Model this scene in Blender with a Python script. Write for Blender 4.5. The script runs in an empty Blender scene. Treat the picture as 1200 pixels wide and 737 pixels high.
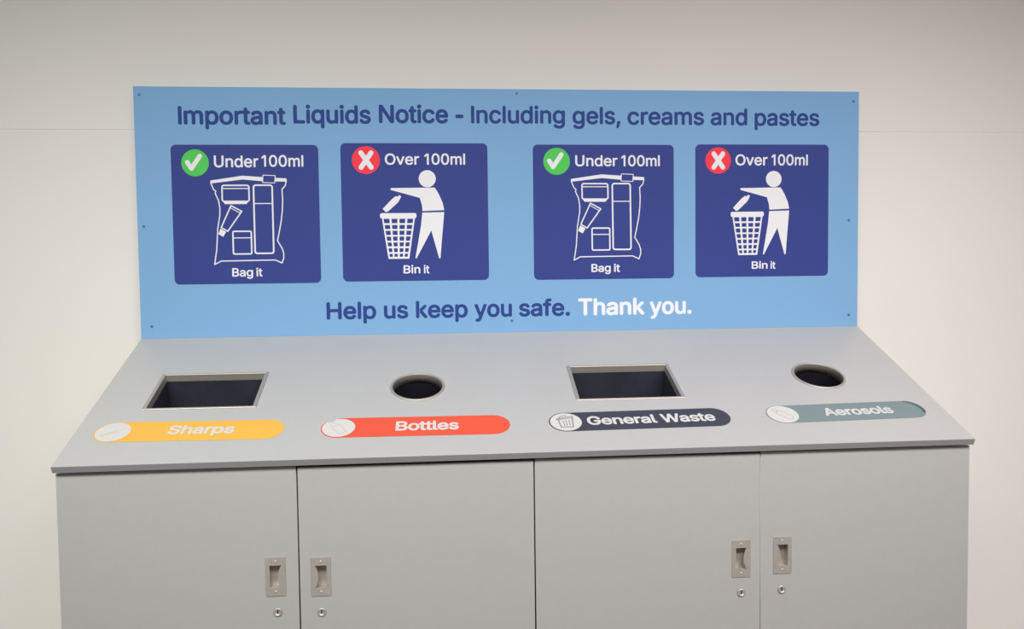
import bpy, bmesh, math
import numpy as np
from mathutils import Matrix, Vector

# ------------------------------------------------------------------ camera
scene = bpy.context.scene
Z0 = 0.98                                   # height of the worktop's front edge above the floor
A = math.radians(22.541)                    # slope of the worktop
CA, SA, TA = math.cos(A), math.sin(A), math.tan(A)
D, RISE, HS = 0.6441, 0.2673, 0.8036        # depth and rise of the slope, height of the notice board
WL = 0.6974                                 # length of the slope


def camera():
    pitch, roll, yaw = -0.0475, 0.0119, -0.0870
    cz, sz = math.cos(yaw), math.sin(yaw)
    cp, sp = math.cos(pitch), math.sin(pitch)
    cr, sr = math.cos(roll), math.sin(roll)
    R = np.array([[cz, -sz, 0], [sz, cz, 0], [0, 0, 1]]) @ np.array([[1, 0, 0], [0, cp, -sp], [0, sp, cp]]) \
        @ np.array([[cr, 0, sr], [0, 1, 0], [-sr, 0, cr]])
    cd = bpy.data.cameras.new('camera')
    cam = bpy.data.objects.new('camera', cd)
    scene.collection.objects.link(cam)
    M = Matrix.Identity(4)
    for i in range(3):
        M[i][0], M[i][1], M[i][2] = R[i][0], R[i][2], -R[i][1]
    M[0][3], M[1][3], M[2][3] = -0.2355, -2.1110, 0.4581 + Z0
    cam.matrix_world = M
    cd.sensor_width = 36.0
    cd.lens = 970.96 / 1200 * 36
    cd.shift_x = -2.249 / 1200
    cd.clip_start = 0.02
    scene.camera = cam


camera()

# ------------------------------------------------------------------ light
scene.view_settings.view_transform = 'Standard'
scene.view_settings.look = 'None'
scene.view_settings.gamma = 1.0
scene.view_settings.exposure = 0.0
scene.view_settings.use_curve_mapping = False
world = bpy.data.worlds.new('hall')
world.use_nodes = True
bg = world.node_tree.nodes['Background']
bg.inputs['Color'].default_value = (1.0, 0.985, 0.96, 1)
bg.inputs['Strength'].default_value = 0.09
scene.world = world


def area(name, loc, target, sx, sy, watts, col, spread=180):
    ld = bpy.data.lights.new(name, 'AREA')
    ld.shape = 'RECTANGLE'
    ld.size, ld.size_y, ld.energy, ld.color = sx, sy, watts, col
    ld.spread = math.radians(spread)
    o = bpy.data.objects.new(name, ld)
    o.location = loc
    o.rotation_euler = (Vector(target) - Vector(loc)).to_track_quat('-Z', 'Y').to_euler()
    scene.collection.objects.link(o)


# two louvred rows of hall lights, in front of and above the camera
area('hall_light', (-1.29, -2.09, 2.76), (-1.16, 0.7, 0.57), 2.3, 0.67, 22.3, (0.98, 0.99, 0.955), 83.3)
area('hall_light', (1.29, -2.09, 2.76), (1.16, 0.7, 0.57), 2.3, 0.67, 24, (1.0, 0.955, 0.945), 83.3)


# ------------------------------------------------------------------ materials
def lin(c):
    return [(v / 255 / 12.92 if v / 255 <= 0.04045 else ((v / 255 + 0.055) / 1.055) ** 2.4) for v in c]


def mat(name, rgb, e=1.0, rough=0.5, metal=0.0, var=0.0, scale=8.0, bump=0.0, bscale=300.0, spec=0.5, stretch=None):
    m = bpy.data.materials.new(name)
    m.use_nodes = True
    nt = m.node_tree
    b = nt.nodes['Principled BSDF']
    base = [min(0.96, v / e) for v in lin(rgb)]
    b.inputs['Base Color'].default_value = (*base, 1)
    b.inputs['Roughness'].default_value = rough
    b.inputs['Metallic'].default_value = metal
    b.inputs['Specular IOR Level'].default_value = spec
    tc = nt.nodes.new('ShaderNodeTexCoord')
    mp = nt.nodes.new('ShaderNodeMapping')
    nt.links.new(tc.outputs['Object'], mp.inputs['Vector'])
    if stretch:
        mp.inputs['Scale'].default_value = stretch
    if var:
        n = nt.nodes.new('ShaderNodeTexNoise')
        n.inputs['Scale'].default_value = scale
        n.inputs['Detail'].default_value = 5
        nt.links.new(mp.outputs['Vector'], n.inputs['Vector'])
        r = nt.nodes.new('ShaderNodeValToRGB')
        r.color_ramp.elements[0].position, r.color_ramp.elements[1].position = 0.3, 0.7
        r.color_ramp.elements[0].color = (*[v * (1 - var) for v in base], 1)
        r.color_ramp.elements[1].color = (*[min(0.97, v * (1 + var)) for v in base], 1)
        nt.links.new(n.outputs['Fac'], r.inputs['Fac'])
        nt.links.new(r.outputs['Color'], b.inputs['Base Color'])
    if bump:
        n2 = nt.nodes.new('ShaderNodeTexNoise')
        n2.inputs['Scale'].default_value = bscale
        n2.inputs['Detail'].default_value = 3
        nt.links.new(mp.outputs['Vector'], n2.inputs['Vector'])
        bp = nt.nodes.new('ShaderNodeBump')
        bp.inputs['Strength'].default_value = bump
        bp.inputs['Distance'].default_value = 0.0008
        nt.links.new(n2.outputs['Fac'], bp.inputs['Height'])
        nt.links.new(bp.outputs['Normal'], b.inputs['Normal'])
    return m


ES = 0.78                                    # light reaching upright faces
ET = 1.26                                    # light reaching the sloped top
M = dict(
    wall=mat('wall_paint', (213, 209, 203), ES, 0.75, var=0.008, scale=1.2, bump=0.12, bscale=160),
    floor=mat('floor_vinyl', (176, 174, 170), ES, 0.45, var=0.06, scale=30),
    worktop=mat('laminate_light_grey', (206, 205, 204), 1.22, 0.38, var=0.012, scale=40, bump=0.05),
    door=mat('laminate_grey', (176, 175, 173), 1.0, 0.5, var=0.012, scale=40, bump=0.05),
    edge=mat('grey_edge_banding', (138, 137, 139), 0.9, 0.5, var=0.02, scale=60),
    dark=mat('interior_shade', (34, 33, 42), 1.0, 0.6, var=0.05),  # shade inside the cabinets and door gaps, put into the colour
    steel=mat('brushed_steel', (194, 187, 178), 0.9, 0.52, 0.65, var=0.06, scale=120, stretch=(1, 12, 1)),
    keyhole=mat('keyhole_black', (28, 26, 26), 1.0, 0.5, var=0.05),
    board=mat('sign_light_blue', (119, 162, 202), 0.86, 0.6, var=0.01, scale=3, spec=0.2),
    panel=mat('sign_dark_blue', (50, 62, 130), 0.86, 0.6, var=0.02, scale=3, spec=0.2),
    navy=mat('lettering_navy', (40, 62, 128), 0.84, 0.6, var=0.02, spec=0.2),
    white=mat('lettering_white', (220, 219, 222), 0.84, 0.6, var=0.01, spec=0.2),
    green=mat('badge_green', (78, 188, 84), 0.84, 0.6, var=0.02, spec=0.2),
    red=mat('badge_red', (238, 56, 72), 0.84, 0.6, var=0.02, spec=0.2),
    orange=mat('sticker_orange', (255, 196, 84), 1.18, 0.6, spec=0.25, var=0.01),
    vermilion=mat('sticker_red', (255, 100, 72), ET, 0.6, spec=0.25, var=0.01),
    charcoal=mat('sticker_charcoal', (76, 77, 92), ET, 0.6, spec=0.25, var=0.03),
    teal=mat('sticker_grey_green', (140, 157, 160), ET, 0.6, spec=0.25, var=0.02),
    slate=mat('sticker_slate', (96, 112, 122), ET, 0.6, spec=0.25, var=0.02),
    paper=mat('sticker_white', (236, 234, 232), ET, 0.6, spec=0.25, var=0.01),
    flap=mat('added_liner_dark_grey', (54, 55, 66), 1.0, 0.55, var=0.15, scale=14),
    added_liner=mat('added_liner_black', (14, 13, 22), 1.0, 0.8, var=0.1, scale=9, spec=0.1),
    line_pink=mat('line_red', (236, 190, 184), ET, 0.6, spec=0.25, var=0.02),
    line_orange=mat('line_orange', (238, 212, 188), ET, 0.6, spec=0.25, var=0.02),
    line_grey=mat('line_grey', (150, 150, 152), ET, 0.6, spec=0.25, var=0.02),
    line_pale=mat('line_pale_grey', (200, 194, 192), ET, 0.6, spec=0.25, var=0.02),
    screw=mat('screw_blue_grey', (78, 100, 134), ES, 0.4, 0.3, var=0.03),
)


# ------------------------------------------------------------------ helpers
def link_mesh(name, me, m, parent=None):
    o = bpy.data.objects.new(name, me)
    scene.collection.objects.link(o)
    if m is not None:
        me.materials.clear()
        me.materials.append(m)
    if parent is not None:
        org = root_of(parent)
        me.transform(Matrix.Translation(-Vector(org)))
        o.parent = parent
    return o


ORIGIN = {}


def root_of(p):
    """world place of the thing that P belongs to (parts are written in world metres)"""
    while p.parent is not None:
        p = p.parent
    return ORIGIN.get(p.name, (0, 0, 0))


def thing(name, label, cat, loc=(0, 0, 0), group=None):
    o = bpy.data.objects.new(name, None)
    o.empty_display_size = 0.05
    scene.collection.objects.link(o)
    o.location = loc
    ORIGIN[o.name] = loc
    o['label'], o['category'] = label, cat
    if group:
        o['group'] = group
    return o


def from_bm(name, bm, m, parent=None, smooth=False):
    bmesh.ops.recalc_face_normals(bm, faces=bm.faces)
    me = bpy.data.meshes.new(name)
    bm.to_mesh(me)
    bm.free()
    if smooth:
        for p in me.polygons:
            p.use_smooth = True
    return link_mesh(name, me, m, parent)


def add_prism(bm, pts, frame, w0, w1):
    """polygon PTS (u,v) swept along the frame's normal from W0 to W1"""
    a = [bm.verts.new(frame @ Vector((u, v, w0))) for u, v in pts]
    b = [bm.verts.new(frame @ Vector((u, v, w1))) for u, v in pts]
    n = len(pts)
    bm.faces.new(a[::-1])
    bm.faces.new(b)
    for i in range(n):
        bm.faces.new((a[i], a[(i + 1) % n], b[(i + 1) % n], b[i]))


def add_box(bm, lo, hi, bevel=0.0):
    pts = [(lo[0], lo[1]), (hi[0], lo[1]), (hi[0], hi[1]), (lo[0], hi[1])]
    before = set(bm.edges)
    add_prism(bm, pts, Matrix.Identity(4), lo[2], hi[2])
    if bevel:
        new = [e for e in bm.edges if e not in before]
        bmesh.ops.bevel(bm, geom=new, offset=bevel, segments=2, affect='EDGES', profile=0.5)


def add_ring(bm, profile, frame, cu, cv, n=72):
    """closed profile of (radius, w) turned about the frame's normal at (cu, cv)"""
    rows = []
    for i in range(n):
        t = 2 * math.pi * i / n
        rows.append([bm.verts.new(frame @ Vector((cu + r * math.cos(t), cv + r * math.sin(t), w))) for r, w in profile])
    k = len(profile)
    for i in range(n):
        for j in range(k):
            bm.faces.new((rows[i][j], rows[(i + 1) % n][j], rows[(i + 1) % n][(j + 1) % k], rows[i][(j + 1) % k]))


def add_lathe(bm, profile, frame, cu, cv, n=48):
    """open profile of (radius, w), capped at both ends"""
    rows = []
    for i in range(n):
        t = 2 * math.pi * i / n
        rows.append([bm.verts.new(frame @ Vector((cu + r * math.cos(t), cv + r * math.sin(t), w))) for r, w in profile])
    for i in range(n):
        for j in range(len(profile) - 1):
            bm.faces.new((rows[i][j], rows[(i + 1) % n][j], rows[(i + 1) % n][j + 1], rows[i][j + 1]))
    bm.faces.new([r[0] for r in rows][::-1])
    bm.faces.new([r[-1] for r in rows])


def circle(cu, cv, r, n=64):
    return [(cu + r * math.cos(2 * math.pi * i / n), cv + r * math.sin(2 * math.pi * i / n)) for i in range(n)]


def rounded(u0, v0, u1, v1, r, n=8):
    pts = []
    for cu, cv, a0 in ((u1 - r, v1 - r, 0), (u0 + r, v1 - r, 90), (u0 + r, v0 + r, 180), (u1 - r, v0 + r, 270)):
        for i in range(n + 1):
            a = math.radians(a0 + 90 * i / n)
            pts.append((cu + r * math.cos(a), cv + r * math.sin(a)))
    return pts


def flat(name, loops, frame, w0, w1, m, parent=None):
    """outlines (even-odd: inner loops are holes) as a slab between W0 and W1 on the frame"""
    cu = bpy.data.curves.new(name, 'CURVE')
    cu.dimensions = '2D'
    cu.fill_mode = 'BOTH'
    cu.extrude = abs(w1 - w0) / 2
    for L in loops:
        s = cu.splines.new('POLY')
        s.points.add(len(L) - 1)
        for p, (u, v) in zip(s.points, L):
            p.co = (u, v, 0, 1)
        s.use_cyclic_u = True
    t = bpy.data.objects.new(name, cu)
    scene.collection.objects.link(t)
    dg = bpy.context.evaluated_depsgraph_get()
    me = bpy.data.meshes.new_from_object(t.evaluated_get(dg))
    bpy.data.objects.remove(t)
    bpy.data.curves.remove(cu)
    bm = bmesh.new()
    bm.from_mesh(me)
    bpy.data.meshes.remove(me)
    bmesh.ops.remove_doubles(bm, verts=bm.verts, dist=1e-6)
    bm.transform(frame @ Matrix.Translation((0, 0, (w0 + w1) / 2)))
    return from_bm(name, bm, m, parent)


# frames: u to the right, v up (or up the slope), w out of the face
F_TOP = Matrix(((1, 0, 0, 0), (0, CA, -SA, 0), (0, SA, CA, Z0), (0, 0, 0, 1)))
F_SIGN = Matrix(((1, 0, 0, 0), (0, 0, -1, D), (0, 1, 0, Z0 + RISE), (0, 0, 0, 1)))


def f_front(y):
    return Matrix(((1, 0, 0, 0), (0, 0, -1, y), (0, 1, 0, Z0), (0, 0, 0, 1)))


F_SIDE = Matrix(((0, 0, 1, 0), (1, 0, 0, 0), (0, 1, 0, Z0), (0, 0, 0, 1)))      # u = depth, v = height, w = x


# ------------------------------------------------------------------ drawn shapes: distance field and its outline
def seg_dist(X, Y, a, b):
    d = (b[0] - a[0], b[1] - a[1])
    l2 = d[0] * d[0] + d[1] * d[1] + 1e-18
    t = np.clip(((X - a[0]) * d[0] + (Y - a[1]) * d[1]) / l2, 0, 1)
    return np.hypot(X - a[0] - t * d[0], Y - a[1] - t * d[1])


def poly_field(X, Y, loops):
    """signed distance to even-odd loops, negative inside"""
    dist = np.full(X.shape, 1e9)
    ins = np.zeros(X.shape, bool)
    for L in loops:
        n = len(L)
        for i in range(n):
            a, b = L[i], L[(i + 1) % n]
            dist = np.minimum(dist, seg_dist(X, Y, a, b))
            if a[1] != b[1]:
                c = ((a[1] > Y) != (b[1] > Y)) & (X < (b[0] - a[0]) * (Y - a[1]) / (b[1] - a[1]) + a[0])
                ins ^= c
    return np.where(ins, -dist, dist)


def contour(F, x0, y0, h, level=0.0):
    """marching squares: closed outlines of F < level"""
    G = F - level
    G = np.where(np.abs(G) < 1e-9, 1e-9, G)
    S = G < 0
    ny, nx = G.shape
    c = S[:-1, :-1].astype(int) + 2 * S[:-1, 1:] + 4 * S[1:, 1:] + 8 * S[1:, :-1]
    T = {1: ((3, 0),), 2: ((0, 1),), 3: ((3, 1),), 4: ((1, 2),), 5: ((3, 2), (1, 0)), 6: ((0, 2),), 7: ((3, 2),), 8: ((2, 3),),
         9: ((2, 0),), 10: ((0, 3), (2, 1)), 11: ((2, 1),), 12: ((1, 3),), 13: ((1, 0),), 14: ((0, 3),)}
    nxt = {}

    def key(j, i, e):
        return (0, j, i) if e == 0 else (1, j, i + 1) if e == 1 else (0, j + 1, i) if e == 2 else (1, j, i)
    for j, i in zip(*np.nonzero((c > 0) & (c < 15))):
        for a, b in T[c[j, i]]:
            nxt[key(j, i, a)] = key(j, i, b)

    def at(k):
        o, j, i = k
        if o == 0:
            t = G[j, i] / (G[j, i] - G[j, i + 1])
            return (x0 + (i + t) * h, y0 + j * h)
        t = G[j, i] / (G[j, i] - G[j + 1, i])
        return (x0 + i * h, y0 + (j + t) * h)
    out = []
    while nxt:
        k0, k = next(iter(nxt.items()))
        del nxt[k0]
        L = [at(k0)]
        while k != k0 and k in nxt:
            L.append(at(k))
            k = nxt.pop(k)
        if len(L) > 5:
            out.append(thin_out(L, h * 0.04))
    return out


def thin_out(L, tol):
    """drops points that lie on the line between their neighbours"""
    keep = [L[0]]
    for i in range(1, len(L)):
        a, p, b = keep[-1], L[i], L[(i + 1) % len(L)]
        d = (b[0] - a[0], b[1] - a[1])
        l = math.hypot(*d) + 1e-12
        if abs(d[0] * (p[1] - a[1]) - d[1] * (p[0] - a[0])) / l > tol or math.hypot(p[0] - a[0], p[1] - a[1]) > 60 * tol:
            keep.append(p)
    return keep


def draw(ops, h):
    """('+', pts) adds a polygon, ('-', pts) takes one away, ('line', pts, width, closed) adds a round-ended stroke"""
    P = [p for o in ops if o[0] != '-' for p in o[1]]
    m = max([o[2] for o in ops if o[0] == 'line'] + [0]) + 3 * h
    x0, y0 = min(p[0] for p in P) - m, min(p[1] for p in P) - m
    nx, ny = int((max(p[0] for p in P) + m - x0) / h) + 1, int((max(p[1] for p in P) + m - y0) / h) + 1
    X, Y = np.meshgrid(x0 + h * np.arange(nx), y0 + h * np.arange(ny))
    F = np.full(X.shape, 1e3)
    for o in ops:
        q = o[1]
        e = 3 * h + (o[2] if o[0] == 'line' else 0)
        i0, i1 = max(0, int((min(p[0] for p in q) - e - x0) / h)), min(nx, int((max(p[0] for p in q) + e - x0) / h) + 2)
        j0, j1 = max(0, int((min(p[1] for p in q) - e - y0) / h)), min(ny, int((max(p[1] for p in q) + e - y0) / h) + 2)
        W = (slice(j0, j1), slice(i0, i1))
        if o[0] == 'line':
            n = len(q)
            for i in range(n if o[3] else n - 1):
                F[W] = np.minimum(F[W], seg_dist(X[W], Y[W], q[i], q[(i + 1) % n]) - o[2] / 2)
        elif o[0] == '+':
            F[W] = np.minimum(F[W], poly_field(X[W], Y[W], [q]))
        else:
            F[W] = np.maximum(F[W], -poly_field(X[W], Y[W], [q]))
    return contour(F, x0, y0, h)


GLYPHS = {
',': (369, "74 -235 133 140 269 140 166 -235"),
'-': (891, "662 481 662 369 224 369 224 481"),
'.': (369, "187 -9 173 -8 159 -5 147 1 135 8 124 17 114 28 107 40 102 53 98 66 97 81 98 95 102 109 107 122 114 133 124 144 135 154 147 161 159 166 173 169 187 170 202 169 215 166 228 161 240 154 251 144 260 133 268 122 273 109 276 95 277 81 276 66 273 53 268 40 260 28 251 17 240 8 228 1 215 -5 202 -8"),
'0': (891, "446 -13 402 -11 362 -4 324 8 288 25 255 47 225 74 198 105 174 140 153 179 135 223 120 271 109 322 101 377 96 437 94 499 96 562 101 621 109 677 121 728 136 776 154 820 175 860 199 895 226 926 256 952 289 974 324 991 362 1004 403 1011 446 1013 489 1011 529 1004 567 991 602 974 635 952 665 926 692 895 716 860 737 820 755 776 770 728 782 677 790 621 795 562 797 499 795 437 790 377 782 322 770 271 755 223 737 179 716 140 692 105 665 74 636 47 603 25 567 8 530 -4 489 -11;446 97 474 99 501 105 526 114 549 128 570 145 590 166 608 190 624 217 637 248 649 283 659 320 666 360 672 404 675 450 676 499 675 549 672 596 666 639 659 680 649 717 637 752 624 783 608 810 590 834 570 855 549 873 526 886 501 896 474 901 446 903 417 901 390 896 365 886 342 873 320 855 301 834 283 810 268 783 254 752 242 717 232 680 225 639 219 596 216 549 215 499 216 450 219 404 225 360 232 320 242 283 254 248 268 217 283 190 301 166 320 145 342 128 365 114 390 105 417 99"),
'1': (690, "462 1000 462 0 337 0 337 881 331 881 109 713 109 839 310 1000"),
'A': (943, "32 0 396 1000 543 1000 910 0 777 0 564 595 519 732 456 940 482 940 418 729 374 595 167 0;216 279 216 391 727 391 727 279"),
'B': (897, "118 0 118 1000 474 1000 514 999 551 994 586 987 618 977 646 964 672 949 696 932 716 913 734 892 749 869 761 844 770 819 777 792 781 764 783 735 782 710 779 687 774 666 768 647 760 629 750 613 740 598 728 585 715 573 700 562 685 553 669 544 653 536 636 530 619 524 619 515 638 513 657 509 676 502 695 493 714 483 732 470 748 455 764 438 778 420 791 399 802 377 810 353 817 326 820 298 821 268 820 238 816 210 809 182 799 156 787 131 771 108 752 87 730 68 705 50 677 35 646 23 611 13 572 6 530 1 485 0;245 112 481 112 525 114 564 119 597 128 626 141 648 157 666 175 681 196 691 218 697 243 699 268 698 288 695 308 689 326 682 344 673 361 662 378 649 392 635 406 619 418 601 429 581 438 560 445 538 450 513 453 488 454 245 454;245 561 468 561 489 562 510 564 530 569 549 575 566 582 583 591 598 602 612 614 624 627 635 642 644 657 651 674 656 692 659 711 660 732 659 757 653 781 644 804 631 824 614 843 594 859 570 872 541 881 508 886 472 888 245 888"),
'G': (1023, "528 -13 476 -11 427 -3 380 9 335 27 294 49 255 77 220 108 188 143 160 183 136 227 115 275 100 326 88 380 81 438 79 499 81 561 88 619 100 674 115 725 136 773 160 817 188 857 220 892 254 923 293 951 334 973 377 991 423 1003 471 1011 521 1013 552 1012 583 1010 612 1005 641 998 669 990 696 980 722 968 747 954 770 939 793 922 814 904 833 885 851 864 868 842 883 818 896 794 908 768 918 742 926 714 932 685 802 685 795 704 788 723 780 740 771 757 761 773 750 788 739 802 727 815 714 828 700 839 685 850 670 859 654 868 637 875 620 882 602 887 583 891 563 894 543 895 521 896 486 894 453 889 421 879 390 867 360 850 332 830 307 806 284 779 264 749 246 715 230 678 219 638 210 595 205 549 203 499 205 450 210 404 219 361 231 321 246 285 264 251 285 221 308 194 334 171 362 150 392 134 424 121 457 111 492 106 528 104 561 105 593 110 623 117 651 127 678 140 702 156 725 174 745 194 763 217 779 242 792 270 802 299 810 330 814 363 815 398 854 391 556 391 556 503 940 503 940 393 937 345 931 300 920 257 905 216 886 179 863 144 837 112 808 84 776 59 740 37 702 19 662 5 619 -5 575 -11"),
'H': (1016, "118 0 118 1000 245 1000 245 568 771 568 771 1000 898 1000 898 0 771 0 771 456 245 456 245 0"),
'I': (330, "103 0 227 0 227 1000 103 1000"),
'L': (772, "118 0 118 1000 245 1000 245 112 710 112 710 0"),
'N': (1029, "118 0 118 1000 268 1000 674 359 713 296 762 210 813 108 796 105 788 213 785 309 784 383 784 1000 911 1000 911 0 760 0 397 570 349 650 291 749 211 889 234 892 240 754 244 645 246 572 246 0"),
'O': (1048, "525 -13 474 -11 426 -3 380 9 337 27 296 49 257 76 222 107 190 143 162 183 137 227 116 274 100 325 88 380 82 438 79 499 82 561 88 619 100 674 116 725 137 773 162 817 190 857 222 892 257 923 296 951 337 973 380 991 426 1003 474 1011 525 1013 575 1011 623 1003 669 991 713 973 754 951 792 923 827 892 859 857 887 817 912 773 932 725 948 674 960 619 967 561 969 499 967 438 960 380 948 325 932 274 912 227 887 183 859 143 827 107 792 76 754 49 713 27 669 9 623 -3 575 -11;525 104 560 106 594 111 626 120 657 133 687 149 715 169 740 192 764 219 784 250 803 283 818 320 830 360 839 404 844 450 846 499 844 549 839 596 830 639 818 680 803 717 784 750 764 781 740 808 715 831 687 851 657 867 626 880 594 889 560 894 525 896 490 894 456 889 423 880 392 867 362 850 334 830 309 807 285 780 265 750 246 716 231 679 219 639 210 596 205 549 203 499 205 450 210 404 219 360 231 320 246 284 265 250 285 220 309 193 334 170 362 150 392 133 423 120 456 111 490 106"),
'S': (878, "440 -17 397 -16 357 -12 319 -5 284 5 251 18 220 34 192 51 167 71 145 94 126 118 109 145 96 173 86 203 79 235 75 268 205 268 208 246 214 225 221 206 231 189 243 172 256 158 272 145 289 134 307 124 327 115 348 109 370 103 393 100 416 97 440 97 466 98 492 100 517 104 540 111 562 118 583 128 602 139 619 151 634 165 648 181 659 197 668 215 674 233 678 253 679 274 678 292 675 309 670 325 662 339 653 352 641 363 629 374 614 384 599 394 582 402 481 437 361 470 314 485 271 503 232 522 199 544 169 568 145 595 126 625 113 658 105 694 102 732 104 765 109 796 118 826 131 854 147 880 167 904 189 926 213 946 241 963 270 979 302 991 336 1001 371 1008 408 1012 446 1013 485 1012 522 1008 557 1001 590 991 621 978 651 963 677 946 701 927 722 905 741 882 757 857 770 830 779 803 785 773 788 743 663 743 658 772 648 798 634 821 616 842 594 860 568 875 540 886 510 895 477 900 442 901 417 900 393 898 371 894 349 888 329 880 310 871 293 861 278 849 265 836 253 822 243 807 236 791 230 774 227 757 226 738 227 719 231 701 237 684 246 669 257 656 270 644 284 633 300 623 316 614 333 606 417 577 519 549 612 518 632 510 651 501 669 490 687 479 705 467 722 454 737 439 751 424 764 407 776 388 785 368 793 347 798 324 802 299 803 272 801 240 796 210 787 180 775 152 760 125 741 100 719 77 694 56 667 37 636 21 602 7 565 -4 526 -11 484 -16"),
'T': (882, "62 888 62 1000 819 1000 819 888 505 888 505 0 379 0 379 888"),
'U': (1017, "509 -16 463 -14 419 -9 378 1 339 14 303 30 269 50 239 73 211 98 187 126 166 157 149 190 136 225 126 262 120 300 118 340 118 1000 244 1000 244 350 246 322 249 295 256 270 265 245 277 222 290 201 307 181 325 163 345 147 368 134 392 122 419 113 447 106 477 103 509 101 541 103 571 106 599 113 626 122 650 134 672 147 693 163 711 181 727 201 740 222 752 245 760 270 767 295 771 322 772 350 772 1000 899 1000 899 340 897 300 891 262 881 225 868 190 850 157 829 126 805 98 778 73 748 50 714 30 678 14 639 1 598 -9 555 -14"),
'W': (1349, "305 0 32 1000 162 1000 321 385 345 286 367 184 387 78 372 78 393 184 415 286 440 385 602 1000 746 1000 907 385 933 286 956 184 977 78 960 78 981 184 1003 286 1028 385 1186 1000 1316 1000 1042 0 895 0 723 635 691 769 660 934 687 934 658 776 625 635 453 0"),
'a': (765, "314 -17 286 -16 260 -13 234 -7 209 0 186 10 163 21 143 35 125 50 108 68 94 88 81 109 72 132 65 157 61 184 60 212 61 237 64 260 69 281 76 299 85 316 96 332 108 346 121 358 136 370 152 380 170 388 188 396 206 403 226 409 246 414 350 432 459 446 475 448 489 450 502 454 513 457 521 462 529 467 534 473 538 481 541 490 542 501 542 505 541 523 539 539 535 555 530 570 524 583 516 596 507 607 497 617 485 625 471 633 457 639 441 644 423 648 405 650 385 650 364 650 345 648 326 644 309 640 293 634 279 626 265 619 253 610 241 601 231 591 222 581 214 571 207 560 201 549 197 538 81 572 92 598 105 622 120 644 136 663 154 680 174 695 194 709 216 720 238 730 261 738 285 744 309 749 333 753 357 755 381 756 470 746 489 741 508 735 526 727 544 719 562 708 579 697 594 683 609 667 622 649 634 630 644 608 652 583 657 556 661 526 662 494 662 0 544 0 544 102 536 102 495 48 484 38 471 28 456 18 440 10 423 2 405 -5 384 -10 362 -14 339 -16;335 89 361 90 385 93 408 99 429 106 448 115 465 127 481 139 495 152 507 167 518 183 526 200 533 217 538 235 541 253 542 271 542 373 510 358 455 346 394 337 345 330 264 312 250 306 236 299 224 292 213 283 203 274 195 263 189 251 184 238 181 222 181 206 181 191 184 177 188 165 193 153 200 142 209 132 219 123 230 115 242 109 255 103 269 98 285 94 301 91 317 90"),
'c': (778, "407 -16 368 -14 330 -8 295 1 261 15 230 32 200 53 174 77 150 104 129 134 110 167 95 203 83 241 74 281 69 324 67 368 69 414 74 457 83 498 95 536 110 572 129 605 150 636 174 663 200 687 230 707 261 725 295 738 330 748 368 754 407 756 429 755 450 753 471 751 491 746 511 741 530 735 549 728 566 719 583 710 600 700 615 688 630 676 643 663 656 648 668 633 679 617 689 600 697 582 705 564 711 544 595 515 571 568 531 611 476 639 407 648 379 647 352 642 328 634 306 624 285 610 267 593 250 575 236 554 224 532 213 508 205 482 198 455 193 427 190 398 189 368 190 339 193 311 198 283 205 257 213 231 224 207 236 184 250 164 267 146 285 130 306 116 328 105 352 97 379 93 407 91 477 101 532 130 573 174 598 230 713 201 707 181 700 162 691 144 682 127 671 110 659 95 646 80 632 67 618 54 602 42 586 31 568 21 550 13 532 5 512 -1 492 -7 472 -11 451 -14 429 -16"),
'd': (834, "384 -16 347 -14 313 -8 280 1 249 14 219 32 192 52 167 76 145 103 125 133 107 166 93 202 82 241 74 282 69 325 67 371 69 417 74 460 82 501 93 539 108 575 125 608 145 638 168 665 192 688 220 709 249 726 280 739 313 748 348 754 385 756 411 755 436 752 459 747 479 741 497 733 514 723 529 713 542 702 554 691 565 680 602 628 611 628 611 1000 731 1000 731 0 615 0 615 115 603 115 564 61 553 49 541 38 527 27 512 17 496 7 478 -1 457 -8 435 -12 410 -15;402 92 428 93 453 98 476 105 497 115 517 128 535 143 551 160 566 180 578 202 589 226 597 252 604 280 609 309 612 340 613 372 612 405 609 435 604 464 598 491 589 517 578 540 566 562 552 581 536 598 518 613 498 626 477 636 453 643 429 647 402 648 375 647 349 643 326 635 304 625 284 612 266 597 250 579 236 559 224 537 213 513 205 488 198 461 193 433 190 403 189 372 190 341 193 311 198 283 205 255 213 229 224 205 237 183 251 163 267 145 285 129 305 116 327 105 350 98 375 93"),
'e': (794, "417 -16 375 -14 335 -8 297 1 262 15 230 32 200 53 173 77 149 104 128 134 109 167 94 202 82 240 74 280 69 323 67 367 69 412 74 455 82 495 94 533 109 569 127 603 147 633 171 661 197 685 226 706 258 724 291 738 326 748 364 754 403 756 428 755 452 752 476 748 499 743 522 735 545 726 567 715 588 702 608 687 628 670 646 651 662 630 677 607 690 582 702 554 712 524 720 492 725 458 728 421 730 381 730 333 147 333 147 434 664 434 609 397 608 426 605 454 600 480 594 504 585 528 575 550 563 569 549 587 533 603 516 617 497 628 476 637 454 644 429 648 403 649 377 648 352 644 329 637 308 628 288 616 269 602 253 587 238 569 225 550 214 530 205 508 198 486 193 463 190 439 189 415 189 349 190 317 193 287 199 259 207 233 217 209 229 187 244 167 260 149 277 134 297 121 318 110 341 101 365 95 391 92 417 91 435 91 452 93 468 95 484 99 499 104 513 109 526 116 539 124 550 133 561 143 571 154 580 166 588 179 595 193 601 207 717 179 710 156 700 135 688 114 674 95 659 77 641 60 622 45 601 32 579 19 555 9 530 0 504 -7 476 -12 447 -15"),
'f': (499, "448 746 448 643 13 643 13 746;158 0 158 848 160 873 163 896 169 917 177 937 188 955 200 971 215 986 230 999 247 1010 266 1020 285 1028 305 1034 326 1038 347 1041 368 1042 437 1036 477 1024 447 921 422 928 383 932 362 930 344 927 328 922 314 914 303 904 294 892 287 878 282 862 280 843 279 823 279 0"),
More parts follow.
